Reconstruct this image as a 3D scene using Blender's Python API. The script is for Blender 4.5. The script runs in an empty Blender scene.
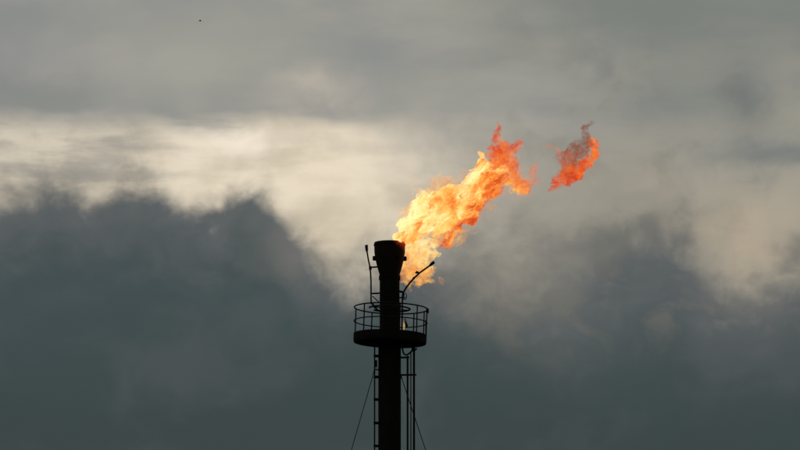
import bpy, bmesh, math, random
import numpy as np
from mathutils import Vector, Matrix

random.seed(7)
S = bpy.context.scene
COL = S.collection
R = math.radians

# ------------------------------------------------------------------ camera
DIST, EYE, PITCH, FPX = 190.0, 1.7, R(9.7), 5380.0      # FPX: focal length in pixels of an 800 px wide picture
cd = bpy.data.cameras.new('camera')
cam = bpy.data.objects.new('camera', cd)
COL.objects.link(cam)
cam.location = (0, -DIST, EYE)
cam.rotation_euler = (math.pi / 2 + PITCH, 0, 0)
cd.sensor_width = 36
cd.lens = 36 * FPX / 800
cd.clip_start = 0.5
cd.clip_end = 20000
S.camera = cam


def at(px, py, Y=0.0):
    """world point on the vertical plane y = Y seen at pixel (px, py) of the 800x450 photograph"""
    dx, dy = (px - 400) / FPX, (225 - py) / FPX
    f = Vector((0, math.cos(PITCH), math.sin(PITCH)))
    u = Vector((0, -math.sin(PITCH), math.cos(PITCH)))
    d = f + u * dy + Vector((dx, 0, 0))
    t = (Y + DIST) / d.y
    return Vector((0, -DIST, EYE)) + d * t


PX = (at(401, 300) - at(400, 300)).x          # metres per pixel at the stack

# ------------------------------------------------------------------ world: overcast evening sky
W = bpy.data.worlds.new('World')
S.world = W
W.use_nodes = True
wt = W.node_tree
wt.nodes.clear()


class E:
    """a shader socket with arithmetic"""
    tree = None

    def __init__(s, v): s.v = v

    @staticmethod
    def math(op, *a, clamp=False):
        n = E.tree.nodes.new('ShaderNodeMath')
        n.operation = op
        n.use_clamp = clamp
        for i, x in enumerate(a):
            x = x.v if isinstance(x, E) else x
            if isinstance(x, (int, float)):
                n.inputs[i].default_value = x
            else:
                E.tree.links.new(x, n.inputs[i])
        return E(n.outputs[0])

    def __add__(s, o): return E.math('ADD', s, o)
    __radd__ = __add__
    def __sub__(s, o): return E.math('SUBTRACT', s, o)
    def __rsub__(s, o): return E.math('SUBTRACT', o, s)
    def __mul__(s, o): return E.math('MULTIPLY', s, o)
    __rmul__ = __mul__
    def __truediv__(s, o): return E.math('DIVIDE', s, o)
    def __neg__(s): return E.math('MULTIPLY', s, -1.0)


def smooth(x, a, b):
    n = E.tree.nodes.new('ShaderNodeMapRange')
    n.interpolation_type = 'SMOOTHSTEP'
    for k, v in (('Value', x), ('From Min', a), ('From Max', b)):
        v = v.v if isinstance(v, E) else v
        if isinstance(v, (int, float)):
            n.inputs[k].default_value = v
        else:
            E.tree.links.new(v, n.inputs[k])
    return E(n.outputs['Result'])


def curve(x, pts, lo, hi):
    """smooth curve through pts; x range lo..hi, flat outside"""
    n = E.tree.nodes.new('ShaderNodeFloatCurve')
    ys = [p[1] for p in pts]
    y0, y1 = min(ys) - 1e-6, max(ys) + 1e-6
    m = n.mapping
    m.extend = 'HORIZONTAL'
    c = m.curves[0]
    q = [((p[0] - lo) / (hi - lo), (p[1] - y0) / (y1 - y0)) for p in pts]
    while len(c.points) < len(q):
        c.points.new(.5, .5)
    for p, (a, b) in zip(sorted(c.points, key=lambda p: p.location[0]), q):
        p.location = (a, b)
        p.handle_type = 'AUTO_CLAMPED'
    for i, (a, b) in enumerate(q):
        c.points[i].location = (a, b)
    m.update()
    E.tree.links.new(E.math('MULTIPLY_ADD', x, 1 / (hi - lo), -lo / (hi - lo), clamp=True).v, n.inputs['Value'])
    return E(n.outputs[0]) * (y1 - y0) + y0


def noise(vec, scale, detail=5, rough=.55, dist=0.0, off=(0, 0, 0), stretch=(1, 1, 1)):
    mp = E.tree.nodes.new('ShaderNodeMapping')
    mp.inputs['Location'].default_value = off
    mp.inputs['Scale'].default_value = stretch
    E.tree.links.new(vec, mp.inputs['Vector'])
    n = E.tree.nodes.new('ShaderNodeTexNoise')
    n.inputs['Scale'].default_value = scale
    n.inputs['Detail'].default_value = detail
    n.inputs['Roughness'].default_value = rough
    n.inputs['Distortion'].default_value = dist
    E.tree.links.new(mp.outputs[0], n.inputs['Vector'])
    return E(n.outputs['Fac']) - .5


def rgb(c):
    n = E.tree.nodes.new('ShaderNodeRGB')
    n.outputs[0].default_value = (*c, 1)
    return n.outputs[0]


def mix(f, a, b, mode='MIX'):
    n = E.tree.nodes.new('ShaderNodeMix')
    n.data_type = 'RGBA'
    n.blend_type = mode
    n.clamp_factor = True
    if isinstance(f, E):
        E.tree.links.new(f.v, n.inputs[0])
    else:
        n.inputs[0].default_value = f
    for i, x in ((6, a), (7, b)):
        E.tree.links.new(x if not isinstance(x, tuple) else rgb(x), n.inputs[i])
    return n.outputs[2]


def gauss(u, v, cu, cv, su, sv):
    a = (u - cu) / su
    b = (v - cv) / sv
    return E.math('POWER', math.e, -(a * a + b * b))


E.tree = wt
tc = wt.nodes.new('ShaderNodeTexCoord')
DIRV = tc.outputs['Generated']
sep = wt.nodes.new('ShaderNodeSeparateXYZ')
wt.links.new(DIRV, sep.inputs[0])
az = E.math('ARCTAN2', E(sep.outputs[0]), E(sep.outputs[1]))
el = E.math('ARCSINE', E(sep.outputs[2]))
# azimuth and elevation, counted in units of about 0.01 degree
U0 = az * (FPX * math.cos(PITCH)) + 400
V0 = (PITCH - el) * FPX + 225
n_big = noise(DIRV, 26, 4, .5, 0, (3.1, 0, 1.7), (1, 1, 1.5))
n_mid = noise(DIRV, 62, 6, .52, .35, (0.4, 0, 7.3), (1, 1, 1.25))
n_mid2 = noise(DIRV, 58, 6, .52, .3, (9.2, 0, 2.9), (1, 1, 1.25))
n_fine = noise(DIRV, 170, 5, .55, .4, (5.5, 0, 4.1), (1, 1, 1.2))
n_streak = noise(DIRV, 46, 6, .55, .2, (1.5, 0, 8.8), (1, 1, 4.5))
n_streak2 = noise(DIRV, 24, 4, .5, .1, (7.5, 0, 3.3), (1, 1, 4.0))
U = U0 + n_mid * 95 + n_fine * 22
V = V0 + n_mid2 * 85 + n_fine * 20
LO, HI = -700, 1500

n_puff = noise(DIRV, 112, 6, .55, .5, (2.2, 0, 6.4), (1, 1, 1.15))
# upper grey sheet
sheet = mix(smooth(n_big + n_streak2 * .8, -.24, .24), (.252, .262, .258), (.372, .356, .308))
sheet = mix(gauss(U, V, 195, 50, 120, 60) * .6, sheet, (.395, .385, .320))
sheet = mix(gauss(U, V, 60, 60, 90, 40) * .35, sheet, (.33, .318, .305))
sheet = mix(gauss(U, V, 318, 88, 50, 20) * .75, sheet, (.50, .45, .375))
sheet = mix(gauss(U, V, 425, 90, 45, 25) * .4, sheet, (.40, .385, .32))
sheet = mix(gauss(U, V, 10, 102, 70, 22) * .7, sheet, (.235, .245, .232))
sheet = mix(smooth(U0 + n_mid * 160, 520, 700) * .6, sheet, (.245, .248, .212))
sheet = mix(smooth(V0 + n_streak2 * 120 + n_big * 60, 140, -40) * smooth(U0 + n_big * 200, 380, 640) * .95, sheet, (.182, .203, .190))
# bright gap under the sheet
gapw = curve(U0 + n_big * 60, [(-700, .35), (-150, .60), (0, .66), (120, .72), (220, .96), (330, 1.0), (400, .88), (450, .58),
                               (520, .34), (620, .22), (720, .22), (820, .22), (1000, .2), (1500, .3)], LO, HI)
edge_top = smooth(V0 + n_streak * 46 + n_mid * 26 + n_fine * 12, 106, 140)
edge_soft = smooth(V0 + n_mid2 * 90, 90, 190)
tsel = smooth(U0, 330, 450)
edge = edge_top * (1 - tsel) + edge_soft * tsel
streaks = smooth(n_streak + n_mid * .55 + n_puff * .3, -.10, .20) * curve(U0, [(-700, .8), (0, .9), (130, .8), (215, .22), (400, .15), (700, .2), (1500, .5)], LO, HI)
cream = mix(smooth(n_mid + n_streak * .5, -.2, .25), (.84, .735, .575), (.66, .565, .425))
cream = mix(gauss(U, V, 245, 142, 55, 13) * .8, cream, (.93, .83, .69))
cream = mix(gauss(U, V, 350, 230, 60, 55) * .35, cream, (.70, .60, .44))
cream = mix(streaks, cream, (.37, .34, .295))
gap = mix(gapw * edge, sheet, cream)
gap = mix(edge * smooth(U0, 420, 620) * .6, gap, (.335, .308, .248))
gap = mix(smooth(n_puff + n_mid * .8, .0, .25) * smooth(U0, 430, 560) * .3, gap, (.205, .21, .185))
gap = mix(gauss(U, V, 752, 240, 60, 32) * .75, gap, (.48, .395, .295))
gap = mix(gauss(U, V, 738, 95, 30, 34) * .85, gap, (.165, .178, .170))
gap = mix(smooth(n_puff + n_mid2 * .7, -.02, .2) * gauss(U0, V0, 745, 125, 70, 60) * .6, gap, (.175, .19, .185))
gap = mix(gauss(U, V, 775, 154, 85, 18) * .8, gap, (.172, .188, .190))
gap = mix(gauss(U, V, 606, 72, 17, 24) * .65, gap, (.19, .20, .19))
gap = mix(gauss(U, V, 660, 88, 18, 20) * .5, gap, (.20, .205, .195))
# low dark bank
e = curve(U0, [(-700, 190), (-300, 215), (-60, 208), (0, 207), (30, 199), (60, 193), (95, 203), (128, 193), (152, 195), (175, 205), (198, 216), (225, 204),
               (248, 192), (266, 196), (282, 220), (300, 242), (325, 261), (350, 271), (378, 266), (430, 258), (470, 252), (505, 262), (550, 266), (578, 256), (605, 242),
               (660, 228), (688, 244), (715, 284), (750, 292), (785, 276), (820, 262), (900, 240), (1100, 260), (1500, 200)], LO, HI)
soft = curve(U0, [(-700, 30), (0, 21), (240, 18), (300, 28), (360, 48), (430, 66), (520, 80), (600, 62), (700, 44), (800, 44), (1500, 40)], LO, HI)
wav = n_mid * curve(U0, [(-700, 60), (300, 55), (450, 85), (1500, 80)], LO, HI) + n_puff * curve(U0, [(-700, 45), (300, 46), (450, 105), (1500, 90)], LO, HI) + n_fine * 26
depth = V0 - e + wav
# thin haze blown off the bank
haze_f = smooth((depth + n_mid2 * 60) / soft, -1.9, .3) * .62
gap = mix(haze_f * curve(U0, [(-700, 1), (180, 1), (290, .8), (350, .35), (420, .7), (470, 1), (1500, 1)], LO, HI), gap, (.235, .218, .182))
bank = smooth(depth / soft, -.70, .95)
dwid = curve(U0, [(-700, 95), (380, 95), (520, 150), (620, 190), (1500, 150)], LO, HI)
dark = mix(smooth((depth + n_mid2 * 80 + n_puff * 40) / dwid, 0, 1), (.110, .122, .126), (.052, .075, .079))
dark = mix(smooth(V0 + n_big * 120 + n_mid * 30, 290, 435) * .88, dark, (.042, .059, .0615))
dark = mix(smooth(n_mid2 + n_big * .6, -.05, .28) * .42, dark, (.090, .104, .109))
dark = mix(smooth(n_puff + n_mid * .7, .0, .22) * smooth(U0, 420, 500) * smooth(V0 + n_mid2 * 60, 385, 285) * .6, dark, (.180, .170, .148))
dark = mix(gauss(U, V, 500, 290, 50, 42) * .55, dark, (.175, .166, .14))
dark = mix(gauss(U, V, 305, 250, 45, 30) * .5, dark, (.20, .19, .172))
clouds = mix(bank, gap, dark)
clouds = mix(gauss(U, V + (U - 620) * .35, 610, 238, 50, 15) * .55, clouds, (.125, .132, .126))
clouds = mix(gauss(U, V, 440, 285, 24, 26) * .5, clouds, (.105, .115, .115))
# clear sky far above, only a little of it shows through the cloud
SUN_AZ, SUN_EL = R(-1.2), R(10.8)
sky = wt.nodes.new('ShaderNodeTexSky')
sky.sky_type = 'NISHITA'
sky.sun_disc = False
sky.sun_elevation = SUN_EL
sky.sun_rotation = SUN_AZ
sky.air_density = 1.0
sky.dust_density = 3.0
# clouds are in display units, the sky node is physical: bring the clouds to its scale, then one strength for both
up = mix(1.0, clouds, (10.0, 10.0, 10.0), 'MULTIPLY')
tot = mix(.0004, up, sky.outputs[0])
bg = wt.nodes.new('ShaderNodeBackground')
bg.inputs['Strength'].default_value = 0.1
wt.links.new(tot, bg.inputs['Color'])
wo = wt.nodes.new('ShaderNodeOutputWorld')
wt.links.new(bg.outputs[0], wo.inputs['Surface'])

# ------------------------------------------------------------------ sun behind the cloud
sd = bpy.data.lights.new('sun', 'SUN')
sd.energy = 0.5
sd.angle = R(20)
sd.color = (1, .93, .82)
so = bpy.data.objects.new('sun', sd)
COL.objects.link(so)
sv = Vector((math.sin(SUN_AZ) * math.cos(SUN_EL), math.cos(SUN_AZ) * math.cos(SUN_EL), math.sin(SUN_EL)))
so.rotation_euler = sv.to_track_quat('Z', 'Y').to_euler()
so.location = (0, 0, 80)

S.view_settings.view_transform = 'Standard'
S.view_settings.look = 'None'
S.view_settings.exposure = 0
S.view_settings.gamma = 1
S.view_settings.use_curve_mapping = False
S.render.engine = 'CYCLES'
S.cycles.transparent_max_bounces = 96
S.cycles.volume_step_rate = 1.0
S.cycles.volume_max_steps = 1024
S.cycles.use_denoising = True
S.cycles.max_bounces = 6

# ------------------------------------------------------------------ helpers


def mat(name, col, rough=.7, metal=0.0, var=.4, scale=6.0, col2=None, bump=.15, spec=.5):
    m = bpy.data.materials.new(name)
    m.use_nodes = True
    t = m.node_tree
    E.tree = t
    p = t.nodes['Principled BSDF']
    c = t.nodes.new('ShaderNodeTexCoord')
    v = c.outputs['Object']
    n1 = noise(v, scale, 6, .6, .3, stretch=(1, 1, .5))
    n2 = noise(v, scale * 7, 4, .6)
    c2 = col2 or tuple(x * (1 - var) for x in col)
    t.links.new(mix(smooth(n1 + n2 * .4, -.15, .2), col, c2), p.inputs['Base Color'])
    p.inputs['Metallic'].default_value = metal
    p.inputs['Specular IOR Level'].default_value = spec
    t.links.new((n2 * .3 + rough).v, p.inputs['Roughness'])
    b = t.nodes.new('ShaderNodeBump')
    b.inputs['Strength'].default_value = bump
    b.inputs['Distance'].default_value = .01
    t.links.new(n2.v, b.inputs['Height'])
    t.links.new(b.outputs[0], p.inputs['Normal'])
    return m


M_STEEL = mat('sooty_steel', (.012, .011, .0105), .85, 0, .5, 3, (.007, .006, .0055), spec=.05)
M_RAIL = mat('weathered_rail_steel', (.014, .013, .0125), .8, 0, .5, 8, spec=.1)
M_PIPE = mat('pipe_steel', (.016, .015, .0145), .75, 0, .4, 5, spec=.1)
M_WIRE = mat('wire_rope', (.025, .025, .025), .6, 0, .4, 12)
M_CONC = mat('concrete', (.30, .29, .27), .9, 0, .3, 2)
M_BIRD = mat('dark_feathers', (.03, .03, .03), .8, 0, .4, 30)

# burner tip steel: sooty, with a dull red emission masked onto the lee edge of the rim
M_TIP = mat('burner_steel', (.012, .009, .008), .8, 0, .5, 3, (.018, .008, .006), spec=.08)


def rim_glow(m):
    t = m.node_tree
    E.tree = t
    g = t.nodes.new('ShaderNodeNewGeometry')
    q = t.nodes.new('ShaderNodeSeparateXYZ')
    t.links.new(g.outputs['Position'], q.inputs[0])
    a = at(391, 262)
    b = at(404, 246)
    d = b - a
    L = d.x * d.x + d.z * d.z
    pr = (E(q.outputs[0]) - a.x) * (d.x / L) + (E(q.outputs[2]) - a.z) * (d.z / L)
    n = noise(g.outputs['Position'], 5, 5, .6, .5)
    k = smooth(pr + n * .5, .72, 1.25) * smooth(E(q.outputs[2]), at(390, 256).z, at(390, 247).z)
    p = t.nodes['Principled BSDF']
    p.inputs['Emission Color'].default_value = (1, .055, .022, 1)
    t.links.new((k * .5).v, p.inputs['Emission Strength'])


rim_glow(M_TIP)


def new(name, mesh, m, parent=None):
    o = bpy.data.objects.new(name, mesh)
    COL.objects.link(o)
    if m is not None and mesh is not None and not mesh.materials:
        mesh.materials.append(m)
    if parent is not None:
        o.parent = parent
        o.matrix_parent_inverse = Matrix.Identity(4)
        o.location = -WORLD[parent.name]
    return o


WORLD = {}


def empty(name, loc, parent=None):
    o = bpy.data.objects.new(name, None)
    o.empty_display_size = .3
    COL.objects.link(o)
    loc = Vector(loc)
    WORLD[o.name] = loc
    if parent is None:
        o.location = loc
    else:
        o.parent = parent
        o.location = loc - WORLD[parent.name]
    return o


def tag(o, label, cat, group=None, kind=None):
    if label: o['label'] = label
    if cat: o['category'] = cat
    if group: o['group'] = group
    if kind: o['kind'] = kind
    return o


def bm_mesh(bm, name, smoothed=True):
    bmesh.ops.recalc_face_normals(bm, faces=bm.faces)
    me = bpy.data.meshes.new(name)
    bm.to_mesh(me)
    bm.free()
    if smoothed:
        me.polygons.foreach_set('use_smooth', [True] * len(me.polygons))
        me.update()
        try:
            me.set_sharp_from_angle(angle=R(35))
        except Exception:
            pass
    return me


def tube(bm, pts, rad, seg=10, closed=False, caps=True):
    """tube along world points; rad a number or one per point"""
    pts = [Vector(p) for p in pts]
    n = len(pts)
    rads = rad if isinstance(rad, (list, tuple)) else [rad] * n
    rings = []
    ref = None
    for i, p in enumerate(pts):
        a = pts[(i - 1) % n] if (closed or i > 0) else p
        b = pts[(i + 1) % n] if (closed or i < n - 1) else p
        t = (b - a).normalized()
        if ref is None:
            ref = t.orthogonal().normalized()
        ref = (ref - t * ref.dot(t)).normalized()
        s = t.cross(ref)
        rings.append([bm.verts.new(p + (ref * math.cos(2 * math.pi * k / seg) + s * math.sin(2 * math.pi * k / seg)) * rads[i]) for k in range(seg)])
    last = n if closed else n - 1
    for i in range(last):
        A, B = rings[i], rings[(i + 1) % n]
        off = 0
        if closed and i == n - 1:
            off = min(range(seg), key=lambda o: (A[0].co - B[o].co).length)
        for k in range(seg):
            bm.faces.new((A[k], A[(k + 1) % seg], B[(k + 1 + off) % seg], B[(k + off) % seg]))
    if caps and not closed:
        bm.faces.new(rings[0][::-1])
        bm.faces.new(rings[-1])
    return bm


def tube_obj(name, pts, rad, m, parent, seg=10, closed=False):
    return new(name, bm_mesh(tube(bmesh.new(), pts, rad, seg, closed), name), m, parent)


def lathe(name, prof, cx, cy, m, parent, seg=48):
    """prof: list of (radius, z), closed loop if the first equals the last"""
    bm = bmesh.new()
    loop = prof[0] == prof[-1]
    pr = prof[:-1] if loop else prof
    rings = []
    for r, z in pr:
        if r < 1e-6:
            rings.append([bm.verts.new((cx, cy, z))])
        else:
            rings.append([bm.verts.new((cx + r * math.cos(2 * math.pi * k / seg), cy + r * math.sin(2 * math.pi * k / seg), z)) for k in range(seg)])
    cnt = len(rings)
    for i in range(cnt if loop else cnt - 1):
        A, B = rings[i], rings[(i + 1) % cnt]
        for k in range(seg):
            k2 = (k + 1) % seg
            if len(A) == 1 and len(B) == 1:
                continue
            if len(A) == 1:
                bm.faces.new((A[0], B[k2], B[k]))
            elif len(B) == 1:
                bm.faces.new((A[k], A[k2], B[0]))
            else:
                bm.faces.new((A[k], A[k2], B[k2], B[k]))
    return new(name, bm_mesh(bm, name), m, parent)


def box_bm(bm, c, size, rot=None):
    r = bmesh.ops.create_cube(bm, size=1)
    mtx = Matrix.Translation(c) @ (rot.to_4x4() if rot else Matrix.Identity(4)) @ Matrix.Diagonal((*size, 1))
    bmesh.ops.transform(bm, matrix=mtx, verts=r['verts'])
    return bm


def box_obj(name, c, size, m, parent, rot=None, bevel=.006):
    bm = box_bm(bmesh.new(), Vector(c), size, rot)
    if bevel:
        bmesh.ops.bevel(bm, geom=list(bm.edges), offset=min(bevel, min(size) * .3), segments=1, affect='EDGES')
    return new(name, bm_mesh(bm, name, False), m, parent)


# ------------------------------------------------------------------ ground
def build_ground():
    bm = bmesh.new()
    rings = [0, 20, 60, 150, 400, 1200, 4000, 9000]
    seg = 40
    rs = []
    for i, r in enumerate(rings):
        if r == 0:
            rs.append([bm.verts.new((0, 0, 0))])
        else:
            rs.append([bm.verts.new((r * math.cos(2 * math.pi * k / seg), r * math.sin(2 * math.pi * k / seg),
                                     0 if r < 300 else random.uniform(-1, 1) * r * .0006)) for k in range(seg)])
    for A, B in zip(rs, rs[1:]):
        for k in range(seg):
            k2 = (k + 1) % seg
            if len(A) == 1:
                bm.faces.new((A[0], B[k], B[k2]))
            else:
                bm.faces.new((A[k], B[k], B[k2], A[k2]))
    m = mat('dry_ground', (.09, .08, .055), .95, 0, .4, .15, (.05, .06, .028))
    return tag(new('ground', bm_mesh(bm, 'ground'), m), None, None, kind='structure')


build_ground()

# ------------------------------------------------------------------ flare stack
AX = at(389.6, 340).x
z_of = lambda py: at(389.6, py).z
stack = empty('flare_stack', (AX, 0, 0))
tag(stack, 'tall black steel flare stack with railed round platform and flared burner tip', 'flare stack')
R_LOW, R_UP = 11.3 * PX, 10.0 * PX
Z_PLAT = z_of(340.5)

# foot: concrete plinth and base plate
pl = box_obj('plinth', (AX, 0, .25), (2.6, 2.6, .5), M_CONC, stack, bevel=.03)
lathe('base_flange', [(0, .5), (.75, .5), (.75, .56), (0, .56)], AX, 0, M_STEEL, stack)
for k in range(12):
    a = 2 * math.pi * k / 12
    tube_obj('anchor_bolt', [(AX + .66 * math.cos(a), .66 * math.sin(a), .5), (AX + .66 * math.cos(a), .66 * math.sin(a), .66)], .022, M_WIRE, stack, 6)
# riser in shell courses, each weld a narrow bead
z0, k = .56, 0
zt = Z_PLAT + .25
courses = 12
hgt = (zt - z0) / courses
for i in range(courses):
    a, b = z0 + i * hgt, z0 + (i + 1) * hgt
    lathe('riser_course', [(0, a), (R_LOW, a), (R_LOW, b - .02), (R_LOW + .009, b - .014), (R_LOW + .009, b - .004), (R_LOW, b), (0, b)], AX, 0, M_STEEL, stack)
z_nb = z_of(279.5)
lathe('upper_riser', [(0, zt), (R_LOW, zt), (R_UP, zt + .22), (R_UP, z_nb), (0, z_nb)], AX, 0, M_STEEL, stack)
# flange pair under the tip
lathe('tip_flange', [(0, z_nb), (R_UP + .028, z_nb), (R_UP + .028, z_nb + .05), (R_UP + .006, z_nb + .052), (R_UP + .006, z_nb + .062),
                     (R_UP + .028, z_nb + .064), (R_UP + .028, z_nb + .114), (0, z_nb + .114)], AX, 0, M_STEEL, stack)
fl = stack.children[-1]

# burner tip: an open flared windshield
tip = empty('burner_tip', (AX, 0, z_nb + .114), stack)
zb, ztop = z_nb + .114, z_of(242.6)
H = ztop - zb
r0, r1 = 9.8 * PX, 15.4 * PX
prof_o = [(r0, zb), (10.1 * PX, z_of(275)), (11.6 * PX, z_of(270)), (13.35 * PX, z_of(263.5)), (14.6 * PX, z_of(257.5)), (15.3 * PX, z_of(253)),
          (r1, z_of(250)), (r1 + .004, ztop - .02), (r1 - .004, ztop)]
prof_i = [(r - .03, z) for r, z in prof_o[::-1]]
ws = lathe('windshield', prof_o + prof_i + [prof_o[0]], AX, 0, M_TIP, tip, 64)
# rim of the windshield with small scallops eaten by heat
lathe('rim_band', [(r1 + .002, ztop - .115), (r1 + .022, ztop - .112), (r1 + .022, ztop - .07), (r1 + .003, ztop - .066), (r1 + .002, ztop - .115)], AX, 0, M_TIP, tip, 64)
for a in (4, 64, 124, 184, 244, 304):                       # lifting lugs
    ang = R(a)
    rr = 14.3 * PX
    zz = z_of(258.5)
    c = Vector((AX + (rr + .035) * math.cos(ang), (rr + .035) * math.sin(ang), zz))
    bm = bmesh.new()
    box_bm(bm, c, (.13, .05, .17), Matrix.Rotation(ang, 3, 'Z'))
    bmesh.ops.bevel(bm, geom=list(bm.edges), offset=.014, segments=2, affect='EDGES')
    tube(bm, [c + Vector((0, 0, .02)) + Vector((-math.sin(ang), math.cos(ang), 0)) * s * .06 for s in (-1, 1)], .04, 10)
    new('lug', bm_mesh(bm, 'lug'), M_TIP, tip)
for k in range(20):
    a = 2 * math.pi * (k + .5) / 20
    c = (AX + (R_UP + .016) * math.cos(a), (R_UP + .016) * math.sin(a))
    tube_obj('flange_bolt', [(c[0], c[1], z_nb - .03), (c[0], c[1], z_nb + .145)], .011, M_RAIL, stack, 6)

# ---------------------------------------------------------------- platform
plat = empty('platform', (AX, 0, Z_PLAT), stack)
TILT = Matrix.Rotation(R(1.9), 3, 'Y')                      # the platform leans a little to the right
PR = 36.6 * PX
pc = Vector((AX + .3 * PX, 0, Z_PLAT))


def pp(ang, rad, h):
    return pc + TILT @ Vector((rad * math.cos(ang), rad * math.sin(ang), h))


h_toe = z_of(334.5) - Z_PLAT
h_mid = z_of(322) - Z_PLAT
h_top = z_of(308.3) - Z_PLAT


def ring(name, rad, h, tr, m, parent, a0=0, a1=360, seg=72):
    if a1 - a0 >= 360:
        pts = [pp(2 * math.pi * k / seg, rad, h) for k in range(seg)]
        return tube_obj(name, pts, tr, m, parent, 10, True)
    n = int(seg * (a1 - a0) / 360)
    return tube_obj(name, [pp(R(a0 + (a1 - a0) * k / n), rad, h) for k in range(n + 1)], tr, m, parent, 10)


def annulus(name, ri, ro, h0, h1, m, parent, a0=0, a1=360, seg=60):
    bm = bmesh.new()
    full = a1 - a0 >= 360
    n = seg if full else max(2, int(seg * (a1 - a0) / 360))
    rows = []
    for k in range(n if full else n + 1):
        a = R(a0 + (a1 - a0) * k / n)
        rows.append([bm.verts.new(pp(a, r, h)) for r, h in ((ri, h0), (ro, h0), (ro, h1), (ri, h1))])
    for k in range(n):
        A, B = rows[k], rows[(k + 1) % len(rows)]
        for j in range(4):
            bm.faces.new((A[j], A[(j + 1) % 4], B[(j + 1) % 4], B[j]))
    if not full:
        bm.faces.new(rows[0])
        bm.faces.new(rows[-1][::-1])
    return new(name, bm_mesh(bm, name), m, parent)


for k in range(8):                                           # deck in eight sectors
    annulus('deck_plate', R_LOW + .05, PR - .02, -.004, .03, M_STEEL, plat, k * 45 + .4, k * 45 + 44.6)
annulus('toe_plate', PR - .012, PR, -.03, h_toe, M_STEEL, plat)
annulus('deck_ring', PR - .10, PR - .013, -.09, -.006, M_STEEL, plat)
annulus('collar', R_LOW + .012, R_LOW + .06, -.16, .07, M_STEEL, plat, seg=40)
for k in range(8):                                           # radial joists and knee brackets under the deck
    a = R(k * 45 + 22.5)
    ca = Vector((math.cos(a), math.sin(a)))
    bm = bmesh.new()
    tube(bm, [pp(a, R_LOW + .02, -.06), pp(a, PR - .06, -.06)], .035, 6)
    new('joist', bm_mesh(bm, 'joist'), M_STEEL, plat)
ring('handrail', PR, h_top, .025, M_RAIL, plat)
ring('mid_rail', PR, h_mid, .021, M_RAIL, plat)
for a in (2, 22, 50, 90, 122, 167, 223, 255, 285, 317):
    ang = R(a)
    tube_obj('post', [pp(ang, PR - .022, .03), pp(ang, PR - .022, h_top)], .023, M_RAIL, plat, 8)
box_obj('gate_latch', pp(R(6), PR + .005, h_top - .03), (.10, .08, .16), M_RAIL, plat)
box_obj('gate_plate', pp(R(12), PR - .01, .42), (.04, .05, .8), M_RAIL, plat)

# ---------------------------------------------------------------- pilot gas ring round the riser, open at the back
zr = z_of(308.6)


def rp(a, r, dz=0):
    return Vector((AX, 0, zr)) + TILT @ Vector((r * math.cos(a), r * math.sin(a), dz))


man = empty('pilot_manifold', (AX, 0, zr), stack)
tube_obj('ring_pipe', [rp(R(a), 20.3 * PX) for a in range(-172, 141, 6)], .032, M_PIPE, man, 10)
for a in (-150, -60, 20, 110):
    tube_obj('strut', [rp(R(a), R_UP - .01), rp(R(a), 20.3 * PX)], .02, M_RAIL, man, 8)
tube_obj('feed_stub', [at(372.2, 303.5, -.55), at(374.5, 307, -.5), at(378, 310.5, -.42), at(381, 311, -.36)], .035, M_PIPE, man, 8)

# ---------------------------------------------------------------- pilot burners
pilot = empty('pilot_burner', at(371, 303, -.1), stack)
P = [at(366.9, 250.5, -.15), at(368.4, 260, -.15), at(370.2, 268, -.15), at(371.0, 280, -.15), at(371.1, 304, -.15)]
tube_obj('pilot_pipe', P, .028, M_PIPE, pilot, 10)
tube_obj('nozzle', [at(366.2, 245, -.15), at(366.35, 245.4, -.15), at(366.7, 249.5, -.15), at(367.0, 252.2, -.15)], [.045, .056, .052, .03], M_PIPE, pilot, 12)
for q in (267.3, 293.6):
    tube_obj('bracket', [at(370.6, q, -.15), at(381, q - .5, -.05)], .03, M_RAIL, pilot, 8)
tube_obj('clamp', [at(370.2, 266.4, -.15), at(370.4, 269.8, -.15)], .05, M_RAIL, pilot, 10)
tube_obj('brace', [at(372.4, 296, -.12), at(379.8, 303, -.08)], .018, M_RAIL, pilot, 8)

lance = empty('ignition_lance', at(402.5, 300, -.2), stack)
L = [at(402.6, 296, -.25), at(403.2, 292.8, -.25), at(406.2, 287.6, -.25), at(410.5, 282.0, -.25), at(415, 277.2, -.25), at(420, 272.6, -.25), at(425, 269, -.25), at(429.5, 265.8, -.25), at(433.2, 262.8, -.25)]
tube_obj('lance_pipe', L, [.034, .034, .033, .033, .032, .031, .031, .031, .031], M_PIPE, lance, 10)
tube_obj('nozzle', [at(429.6, 265.7, -.25), at(430.6, 264.9, -.25), at(433.0, 262.9, -.25), at(434.2, 261.9, -.25)], [.034, .052, .058, .05], M_PIPE, lance, 12)
tube_obj('lug', [at(415.6, 273.4, -.25), at(417.0, 272.0, -.25), at(418.2, 272.8, -.25), at(418.8, 273.9, -.25)], [.034, .048, .045, .03], M_PIPE, lance, 10)
tube_obj('clamp', [at(413.2, 278.8, -.25), at(414.4, 277.6, -.25)], .045, M_RAIL, lance, 10)
tube_obj('bracket', [at(396.5, 290.4, -.1), at(404, 292.6, -.25)], .04, M_RAIL, lance, 8)
hp = [at(404.2, 294, -.25), at(405.9, 293.3, -.25), at(406.6, 296, -.25), at(405.9, 299, -.25), at(404.2, 299.8, -.25), at(403.2, 298.6, -.25)]
tube_obj('hose_loop', hp, .018, M_RAIL, lance, 8, True)
tube_obj('feed_pipe', [at(402.6, 296, -.25), at(402.3, 302, -.25), at(402.0, 338.5, -.25)], .03, M_PIPE, lance, 10)
tube_obj('bracket', [at(397.5, 297.6, -.2), at(405.2, 297.6, -.25)], .026, M_RAIL, lance, 8)
tube_obj('valve_body', [at(405.0, 318.5, -.3), at(405.6, 321, -.3), at(406.6, 325.5, -.3), at(406.4, 327.5, -.3)], [.018, .022, .05, .04], M_PIPE, lance, 10)

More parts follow.
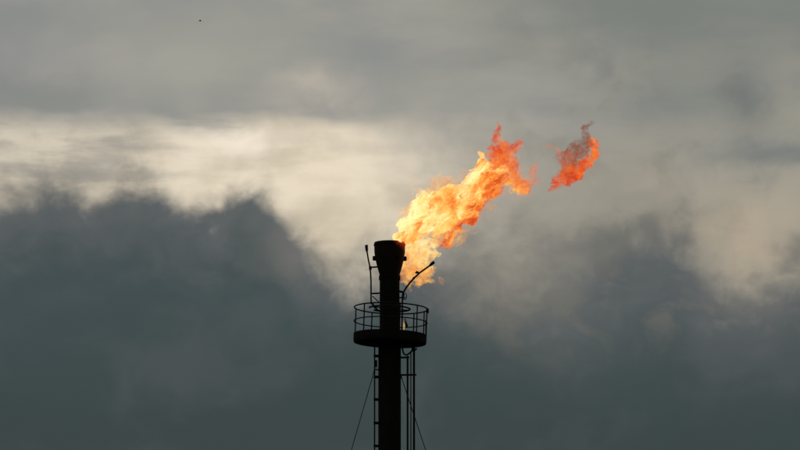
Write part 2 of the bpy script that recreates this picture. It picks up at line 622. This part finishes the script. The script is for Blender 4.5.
# ---------------------------------------------------------------- caged side ladder seen from the side
lad = empty('ladder', (at(375, 400).x, .1, .5), stack)
zl1 = z_of(300)
lx = at(374.6, 420).x
for yy in (-.19, .19):
    tube_obj('stringer', [(lx, yy, .5), (lx, yy, Z_PLAT + .06)], .024, M_RAIL, lad, 8)
rung_bm = bmesh.new()
tube(rung_bm, [(0, -.19, 0), (0, .19, 0)], .013, 6)
rung_me = bm_mesh(rung_bm, 'rung')
rung_me.materials.append(M_RAIL)
zz = .8
while zz < Z_PLAT - .1:
    o = bpy.data.objects.new('rung', rung_me)
    COL.objects.link(o)
    o.parent = lad
    o.location = Vector((lx, 0, zz)) - WORLD[lad.name]
    zz += .30
py = 356.0
zs = [z_of(q) for q in (356, 377, 399.5, 423, 446)]
while zs[-1] > 1.2:
    zs.append(zs[-1] - .84)
for z in zs:
    for yy in (-.19, .19):
        tube_obj('standoff', [(lx - .035, yy, z), (AX - R_LOW + .06, yy * .9, z)], .026, M_RAIL, lad, 6)
    tube_obj('standoff_clip', [(lx, -.22, z + .01), (lx, .22, z + .01)], .034, M_RAIL, lad, 6)
box_obj('junction_box', (at(376, 364).x, -.2, z_of(364.5)), (.09, .14, .24), M_RAIL, lad)

# ---------------------------------------------------------------- risers for pilot gas and ignition cable
cond = empty('conduit_run', (at(411, 420).x, -.15, 0), stack)
for x, top, r in ((407.6, 356.5, .036), (410.9, 352.0, .02), (414.0, 349.5, .040)):
    b = at(x, 445, -.15).x
    tube_obj('conduit', [(b, -.15, 0.0), (b, -.15, z_of(top))], r, M_PIPE, cond, 10)
yb = -.15
tube_obj('gooseneck', [at(402.4, 346, yb), at(402.6, 350, yb), at(403.4, 353, yb), at(405.2, 354.9, yb), at(407.6, 354.6, yb), at(410.2, 352.6, yb), at(412.6, 350.2, yb), at(414, 349.4, yb)], .03, M_PIPE, cond, 10)
box_obj('junction_box', at(413.4, 349.6, yb), (.14, .14, .12), M_PIPE, cond)
tube_obj('nipple', [at(413.8, 350, yb), at(417.2, 348.8, yb)], .03, M_PIPE, cond, 8)
for q, xe in ((357.6, 409.2), (375.0, 416.4)):
    tube_obj('bracket', [at(399, q, yb), at(xe, q - .2, yb)], .034, M_RAIL, cond, 8)
q = 375.0
zq = z_of(q) - 3.2
while zq > 1:
    tube_obj('bracket', [(AX + R_LOW - .05, yb, zq), (at(416, 400, yb).x, yb, zq)], .03, M_RAIL, cond, 8)
    zq -= 3.2

# ---------------------------------------------------------------- guy wires down to concrete anchors
for (p0, p1, nm) in (((374.6, 369.5), (351.4, 450), 'guy_wire'), ((400.8, 375.5), (425.6, 450), 'guy_wire')):
    a = at(*p0, -.1)
    b = at(*p1, -.1)
    d = (b - a)
    t = (a.z - .35) / -d.z
    end = a + d * t
    g = empty(nm, a, stack)
    tube_obj('wire', [a, end], .016, M_WIRE, g, 6)
    tube_obj('turnbuckle', [end - d.normalized() * 1.2, end - d.normalized() * .8], .04, M_WIRE, g, 8)
    box_obj('anchor_block', (end.x, end.y, .2), (.9, .9, .4), M_CONC, g, bevel=.02)
    tube_obj('shackle', [a + (Vector((AX, 0, a.z)) - a) * .3, a, a + d.normalized() * .12], .028, M_WIRE, g, 8)

# ------------------------------------------------------------------ fire
rng = np.random.default_rng(11)
LAT = rng.random((64, 64, 64), dtype=np.float32)


def vnoise(x, y, z):
    xi, yi, zi = np.floor(x).astype(np.int32), np.floor(y).astype(np.int32), np.floor(z).astype(np.int32)
    fx, fy, fz = (x - xi), (y - yi), (z - zi)
    fx, fy, fz = (f * f * (3 - 2 * f) for f in (fx, fy, fz))
    out = 0
    for i in (0, 1):
        wx = fx if i else 1 - fx
        for j in (0, 1):
            wy = fy if j else 1 - fy
            for k in (0, 1):
                wz = fz if k else 1 - fz
                out = out + wx * wy * wz * LAT[(xi + i) & 63, (yi + j) & 63, (zi + k) & 63]
    return out * 2 - 1


def fbm(x, y, z, octs=4, gain=.55):
    s, a, f = 0, 1, 1
    for o in range(octs):
        s = s + a * vnoise(x * f + 17.3 * o, y * f + 5.7 * o, z * f + 9.1 * o)
        a *= gain
        f *= 2.03
    return s


def surface_nets(f, org, h):
    """f < 0 inside; returns verts, quads"""
    nx, ny, nz = f.shape
    ins = f < 0
    c = lambda i, j, k: (slice(i, nx - 1 + i), slice(j, ny - 1 + j), slice(k, nz - 1 + k))
    cnt = np.zeros((nx - 1, ny - 1, nz - 1), np.int8)
    for i in (0, 1):
        for j in (0, 1):
            for k in (0, 1):
                cnt += ins[c(i, j, k)]
    act = (cnt > 0) & (cnt < 8)
    idx = -np.ones(act.shape, np.int64)
    I = np.argwhere(act)
    idx[act] = np.arange(len(I))
    P = np.zeros((len(I), 3))
    W = np.zeros(len(I))
    cor = [(i, j, k) for i in (0, 1) for j in (0, 1) for k in (0, 1)]
    for a in cor:
        for ax in range(3):
            if a[ax] == 1:
                continue
            b = list(a)
            b[ax] = 1
            fa = f[I[:, 0] + a[0], I[:, 1] + a[1], I[:, 2] + a[2]]
            fb = f[I[:, 0] + b[0], I[:, 1] + b[1], I[:, 2] + b[2]]
            cr = (fa < 0) != (fb < 0)
            t = np.where(cr, fa / np.where(cr, fa - fb, 1), 0)
            p = np.tile(np.array(a, float), (len(I), 1))
            p[:, ax] = t
            P += p * cr[:, None]
            W += cr
    V = (I + P / W[:, None]) * h + org
    quads = []
    for ax in range(3):
        s0 = [slice(None)] * 3
        s1 = [slice(None)] * 3
        s0[ax], s1[ax] = slice(0, -1), slice(1, None)
        d = ins[tuple(s0)].astype(np.int8) - ins[tuple(s1)].astype(np.int8)
        E_ = np.argwhere(d != 0)
        o1, o2 = [x for x in range(3) if x != ax]
        ok = (E_[:, o1] > 0) & (E_[:, o2] > 0) & (E_[:, o1] < f.shape[o1] - 1) & (E_[:, o2] < f.shape[o2] - 1)
        E_ = E_[ok]
        sg = d[E_[:, 0], E_[:, 1], E_[:, 2]]
        q = []
        for da, db in ((0, 0), (1, 0), (1, 1), (0, 1)):
            J = E_.copy()
            J[:, o1] -= da
            J[:, o2] -= db
            q.append(idx[J[:, 0], J[:, 1], J[:, 2]])
        q = np.stack(q, 1)
        flip = (sg < 0) if ax != 1 else (sg > 0)
        q[flip] = q[flip][:, ::-1]
        quads.append(q)
    return V, np.concatenate(quads)


def fire_mesh(name, chains, seed, amp=.32, freq=1.6, warp=.3, h=.034, depth=1.0, k=.12, stretch=1.0, minisle=60, Y=0.0):
    """chains: lists of (px, py, radius in px[, depth offset px]); one ragged closed hull round all of them"""
    segs = []
    for ch in chains:
        pts = [(at(c[0], c[1], Y), c[2] * PX, (c[3] if len(c) > 3 else 0) * PX) for c in ch]
        if len(pts) == 1:
            pts = pts * 2
        for a, b in zip(pts, pts[1:]):
            segs.append((np.array((a[0].x, Y + a[2], a[0].z)), a[1], np.array((b[0].x, Y + b[2], b[0].z)), b[1]))
    lo = np.min([np.minimum(s[0] - s[1], s[2] - s[3]) for s in segs], 0) - .45
    hi = np.max([np.maximum(s[0] + s[1], s[2] + s[3]) for s in segs], 0) + .45
    n = np.ceil((hi - lo) / h).astype(int) + 1
    gx, gy, gz = np.meshgrid(*[np.arange(m, dtype=np.float32) * h + l for m, l in zip(n, lo)], indexing='ij')
    sx = seed * 3.7
    wx = fbm(gx * freq + sx, gy * freq, gz * freq + 40, 3)
    wy = fbm(gx * freq + sx + 13, gy * freq + 31, gz * freq, 2)
    wz = fbm(gx * freq + sx + 29, gy * freq, gz * freq + 11, 3)
    x, y, z = gx + wx * warp, gy + wy * warp, gz + wz * warp
    d = None
    rad = None
    for a, ra, b, rb in segs:
        ab = b - a
        L2 = max(float(ab @ ab), 1e-9)
        t = np.clip(((x - a[0]) * ab[0] + (y - a[1]) * ab[1] + (z - a[2]) * ab[2]) / L2, 0, 1)
        r = ra + (rb - ra) * t
        dist = np.sqrt((x - a[0] - ab[0] * t) ** 2 + ((y - a[1] - ab[1] * t) / depth) ** 2 + (z - a[2] - ab[2] * t) ** 2) - r
        if d is None:
            d, rad = dist, r
        else:
            hh = np.clip(.5 + .5 * (dist - d) / k, 0, 1)
            rad = r * (1 - hh) + rad * hh
            d = dist * (1 - hh) + d * hh - k * hh * (1 - hh)
    f2 = freq * 2.2
    det = fbm((x * .79 + z * .61) * f2 / stretch + sx, y * f2, (z * .79 - x * .61) * f2, 5, .62)
    f = d + det * amp * np.clip(rad / .35, .25, 1.0)
    f[0], f[-1], f[:, 0], f[:, -1], f[:, :, 0], f[:, :, -1] = [1.0] * 6
    V, Q = surface_nets(f, lo, h)
    # drop specks
    par = np.arange(len(V))
    ed = np.concatenate([Q[:, [0, 1]], Q[:, [1, 2]], Q[:, [2, 3]]])
    while True:
        m = np.minimum(par[ed[:, 0]], par[ed[:, 1]])
        new_ = par.copy()
        np.minimum.at(new_, ed[:, 0], m)
        np.minimum.at(new_, ed[:, 1], m)
        new_ = new_[new_]
        if (new_ == par).all():
            break
        par = new_
    cntv = np.bincount(par, minlength=len(V))
    keep = cntv[par] >= minisle
    remap = np.cumsum(keep) - 1
    Q = Q[keep[Q[:, 0]]]
    Q = remap[Q]
    V = V[keep]
    me = bpy.data.meshes.new(name)
    me.from_pydata(V.tolist(), [], Q.tolist())
    me.update()
    return me


def fire_mat(name, ramp, sigma, grad, scale=1.0, step=.05, contrast=(-.12, .22), gain=1.0, smoke=0.0, hole=.0, seed=0.0, flow=None):
    """Volume of glowing gas. ramp: list of (heat, colour). grad: (px0, py0, px1, py1, at0, at1) heat along a line in space,
    on top of which turbulent noise moves the heat up and down."""
    m = bpy.data.materials.new(name)
    m.use_nodes = True
    t = m.node_tree
    t.nodes.clear()
    E.tree = t
    c = t.nodes.new('ShaderNodeNewGeometry')
    pos = c.outputs['Position']
    st = (1, 1, 1)
    if flow:
        mp = t.nodes.new('ShaderNodeMapping')
        mp.inputs['Rotation'].default_value = (0, R(flow), 0)
        t.links.new(pos, mp.inputs['Vector'])
        pos, st = mp.outputs[0], (.6, 1, 1)
    n1 = noise(pos, 1.5 * scale, 5, .62, 1.1, (seed, 2, 3), st)
    n2 = noise(pos, 4.2 * scale, 4, .62, .8, (5, seed, 1), st)
    n3 = noise(pos, 2.2 * scale, 4, .6, 1.5, (1, 7, seed), st)
    n4 = noise(pos, 2.6 * scale, 4, .6, 1.8, (seed + 2, 4, 9), st)
    s = t.nodes.new('ShaderNodeSeparateXYZ')
    t.links.new(c.outputs['Position'], s.inputs[0])
    X, Z = E(s.outputs[0]), E(s.outputs[2])
    heat = None
    for (x0, y0, x1, y1, h0, h1) in grad:
        a, b = at(x0, y0), at(x1, y1)
        dx, dz = b.x - a.x, b.z - a.z
        L2 = dx * dx + dz * dz
        p = (X - a.x) * (dx / L2) + (Z - a.z) * (dz / L2)
        g = smooth(p, 0, 1) * (h1 - h0) + h0
        heat = g if heat is None else heat + g
    rid = .09 - E.math('ABSOLUTE', n4)
    heat = heat + n1 * 1.7 * gain + n2 * .75 * gain + rid * 2.0 * gain
    cr = t.nodes.new('ShaderNodeValToRGB')
    el_ = cr.color_ramp.elements
    for i, (h_, col) in enumerate(ramp):
        e_ = el_[i] if i < 2 else el_.new(h_)
        e_.position = h_
        e_.color = (*[v / 4 for v in col], 1)
    t.links.new(E.math('ADD', heat, 0, clamp=True).v, cr.inputs[0])
    dens = smooth(n3 + n2 * .7 + rid * .5 + hole, contrast[0], contrast[1]) * sigma
    em = t.nodes.new('ShaderNodeEmission')
    t.links.new(cr.outputs[0], em.inputs['Color'])
    t.links.new((dens * 4.0).v, em.inputs['Strength'])
    ab = t.nodes.new('ShaderNodeVolumeAbsorption')
    ab.inputs['Color'].default_value = (0, 0, 0, 1)
    t.links.new((dens * (1.0 + smoke)).v, ab.inputs['Density'])
    ad = t.nodes.new('ShaderNodeAddShader')
    t.links.new(em.outputs[0], ad.inputs[0])
    t.links.new(ab.outputs[0], ad.inputs[1])
    o = t.nodes.new('ShaderNodeOutputMaterial')
    t.links.new(ad.outputs[0], o.inputs['Volume'])
    m.cycles.volume_step_rate = step
    return m


RAMP = [(0.0, (.50, .035, .008)), (.22, (.86, .105, .016)), (.42, (1.0, .27, .04)), (.60, (1.12, .48, .085)), (.80, (1.22, .76, .21)), (1.0, (1.35, 1.02, .46))]

M_BODY = fire_mat('fire_yellow', RAMP, 16.0, [(426, 194, 466, 236, .82, .12), (400, 260, 520, 150, .13, -.13)], 1.05, .035, contrast=(-.08, .14), gain=1.35, flow=38)
M_CREST = fire_mat('fire_orange', RAMP, 10.0, [(488, 195, 503, 145, .48, .12)], 1.5, .06, contrast=(-.12, .18), gain=.7, seed=3)
M_LOBE = fire_mat('fire_pale', RAMP, 4.4, [(418, 246, 410, 285, .72, .44)], 1.4, .06, contrast=(-.17, .2), gain=1.0, seed=5)
M_RED = fire_mat('fire_red', RAMP, 14.0, [(575, 135, 580, 178, .02, .02), (555, 190, 600, 150, .05, .22)], 1.9, .08, contrast=(-.12, .18), gain=.6, seed=8)
M_WISP = fire_mat('fire_wisp', RAMP, 5.5, [(505, 185, 540, 165, .30, .14)], 2.2, .1, contrast=(-.1, .22), gain=.6, seed=9)
M_SOOT = fire_mat('soot', [(0.0, (.10, .03, .018)), (.5, (.30, .075, .035)), (1.0, (.7, .13, .035))], 6.0, [(560, 178, 582, 140, .78, .28)], 1.9, .1, contrast=(-.12, .2), gain=.7, seed=4)
M_VEIL = fire_mat('fire_veil', RAMP, 2.0, [(420, 200, 500, 180, .58, .30)], 1.8, .05, contrast=(-.04, .2), gain=.8, seed=15, flow=38)
M_CURL = fire_mat('fire_curl', RAMP, 4.0, [(540, 145, 566, 155, .20, .10)], 2.2, .1, contrast=(-.1, .22), gain=.6, seed=6)
M_FLECK = fire_mat('fire_fleck', RAMP, 2.0, [(438, 277, 443, 283, .5, .4)], 2.2, .1, contrast=(-.2, .22), gain=.6, seed=12)
M_PILOT = fire_mat('fire_small', RAMP, 4.0, [(399.5, 324, 404, 324, .0, .72)], 3, .1, contrast=(-.5, .1), gain=.4, seed=2)

flame = empty('flare_flame', (AX, 0, z_of(243)))
tag(flame, 'large yellow and orange flame blowing sideways from the burner tip of the stack', 'flame')
new('flame_body', fire_mesh('flame_body', [
    [(397, 246, 5), (404, 240, 10), (411, 233, 13), (419, 225, 15), (429, 216, 18), (440, 210, 20), (454, 206, 19), (468, 198, 17), (480, 188, 15), (489, 179, 12), (494, 172, 9)],
    [(412, 219, 6), (426, 207, 7), (443, 199, 7), (460, 190, 7), (473, 180, 7), (481, 167, 5), (483, 155, 2.2)],
    [(430, 232, 10), (447, 228, 8), (466, 217, 8), (481, 204, 7), (492, 190, 6)],
    [(402, 238, 4), (404, 226, 4), (410, 213, 4)],
], 1, amp=.25, freq=1.35, warp=.22, depth=.85, h=.03, stretch=1.7), M_BODY, flame)
new('flame_veil', fire_mesh('flame_veil', [
    [(404, 238, 8), (416, 224, 16), (430, 212, 22), (448, 204, 24), (466, 196, 21), (482, 184, 18), (494, 172, 14), (503, 158, 10), (503, 142, 6)],
    [(440, 232, 10), (466, 222, 9), (486, 204, 8), (498, 190, 8), (514, 186, 8), (526, 186, 5)],
    [(477, 172, 6), (481, 158, 5), (482, 148, 2)],
    [(500, 172, 8), (516, 172, 7), (528, 176, 4)],
], 12, amp=.34, freq=1.7, warp=.24, depth=.8, h=.032, stretch=1.5), M_VEIL, flame)
new('flame_crest', fire_mesh('flame_crest', [
    [(492, 178, 9), (496, 165, 9), (500, 152, 9), (502, 146, 8)],
    [(500, 148, 6), (496, 138, 4), (495, 124, 2.0)],
    [(503, 146, 7), (512, 146, 5), (520, 141, 3.5), (524, 136, 1.6)],
    [(506, 150, 7), (510, 162, 6), (514, 172, 5)],
    [(502, 178, 7), (512, 182, 8), (519, 184, 8), (525, 189, 4)],
    [(519, 182, 5), (515, 172, 4)],
], 2, amp=.17, freq=2.2, warp=.13, depth=.85, h=.03), M_CREST, flame)
new('flame_lobe', fire_mesh('flame_lobe', [
    [(404, 246, 9), (410, 255, 12), (412, 266, 12), (410, 277, 9), (408, 282, 6)],
    [(415, 245, 12), (420, 256, 13), (421, 268, 11), (423, 279, 8), (420, 284, 5)],
    [(430, 246, 8), (430, 258, 6), (430, 270, 3), (431, 280, 2.5)],
], 3, amp=.16, freq=1.9, warp=.14, depth=.8, Y=.35), M_LOBE, flame)

wisp = new('flame_wisp', fire_mesh('flame_wisp', [
    [(526, 190, 3.4), (531, 181, 3.6), (535, 171, 3.4), (538, 162, 2)],
    [(528, 186, 4.4), (535, 182, 3), (541, 178, 1.6)],
], 4, amp=.10, freq=3.2, warp=.08, h=.026, minisle=30), M_WISP)
tag(wisp, 'thin orange wisp of flame between the big flame and the torn-off red tongue', 'flame')

curl = new('flame_wisp', fire_mesh('flame_curl', [
    [(543, 144, 1.4), (549, 146, 2.2), (556, 150, 1.6), (562, 153, 1.8)],
    [(556, 163, 1.2), (560, 156, 1.8), (566, 152, 1.6)],
], 9, amp=.08, freq=3.6, warp=.12, h=.024, minisle=24), M_CURL)
tag(curl, 'faint curled red wisp of burning gas just upwind of the torn-off tongue', 'flame')
fleck = new('flame_fleck', fire_mesh('flame_fleck', [
    [(438, 277, 1.0), (441, 280, 2.2), (443, 283, 1.0)],
], 10, amp=.06, freq=3.6, warp=.06, h=.02, minisle=20), M_FLECK)
tag(fleck, 'faint small fleck of orange fire off the end of the ignition lance', 'flame')

torn = empty('detached_flame', at(549, 193))
tag(torn, 'torn-off dark red tongue of flame with brown soot drifting past the big flame', 'flame')
new('burning_edge', fire_mesh('burning_edge', [
    [(550, 192, 1.6), (556, 186, 4), (565, 178, 6), (576, 172, 6.5), (586, 164, 6), (594, 155, 5.5), (597, 150, 4)],
    [(594, 155, 4.5), (595, 147, 3.5), (590, 140, 2)],
    [(560, 178, 4), (566, 170, 4)],
], 5, amp=.13, freq=2.6, warp=.12, h=.028, depth=.9), M_RED, torn)
new('soot_curl', fire_mesh('soot_curl', [
    [(561, 174, 6), (567, 164, 8), (574, 155, 8.5), (582, 147, 7), (586, 138, 5), (583, 130, 2.6), (588, 125, 2)],
    [(570, 160, 5), (564, 154, 3), (560, 160, 3)],
    [(584, 148, 5), (588, 156, 4)],
], 6, amp=.15, freq=2.4, warp=.15, h=.03), M_SOOT, torn)

small = new('pilot_flame', fire_mesh('pilot_flame', [
    [(403.0, 329, 1.5), (403.6, 325, 1.4), (402.4, 320, .9), (402, 317, .5)],
], 7, amp=.03, freq=4, warp=.02, h=.012, Y=.2, k=.04), M_PILOT)
tag(small, 'small pale flame glimmering behind the platform rail beside the stack', 'flame')

# ------------------------------------------------------------------ far bird
def build_bird():
    c = at(200, 21, 330)
    b = empty('bird', c)
    tag(b, 'tiny dark bird flying far off against the grey cloud', 'bird')
    tube_obj('body', [c + Vector(p) for p in ((-.13, 0, -.01), (-.09, 0, 0), (0, 0, .01), (.09, 0, 0.01), (.12, 0, .02), (.15, 0, .012))],
             [.008, .03, .05, .04, .03, .006], M_BIRD, b, 8)
    for s in (-1, 1):
        bm = bmesh.new()
        pts = [(.07, s * .03, .02), (.06, s * .12, .08), (0, s * .22, .10), (-.03, s * .13, .07), (-.06, s * .03, .02)]
        top = [bm.verts.new(c + Vector(p)) for p in pts]
        bot = [bm.verts.new(c + Vector(p) - Vector((0, 0, .012))) for p in pts]
        bm.faces.new(top)
        bm.faces.new(bot[::-1])
        for i in range(5):
            bm.faces.new((top[i], top[(i + 1) % 5], bot[(i + 1) % 5], bot[i]))
        new('wing', bm_mesh(bm, 'wing', False), M_BIRD, b)


build_bird()
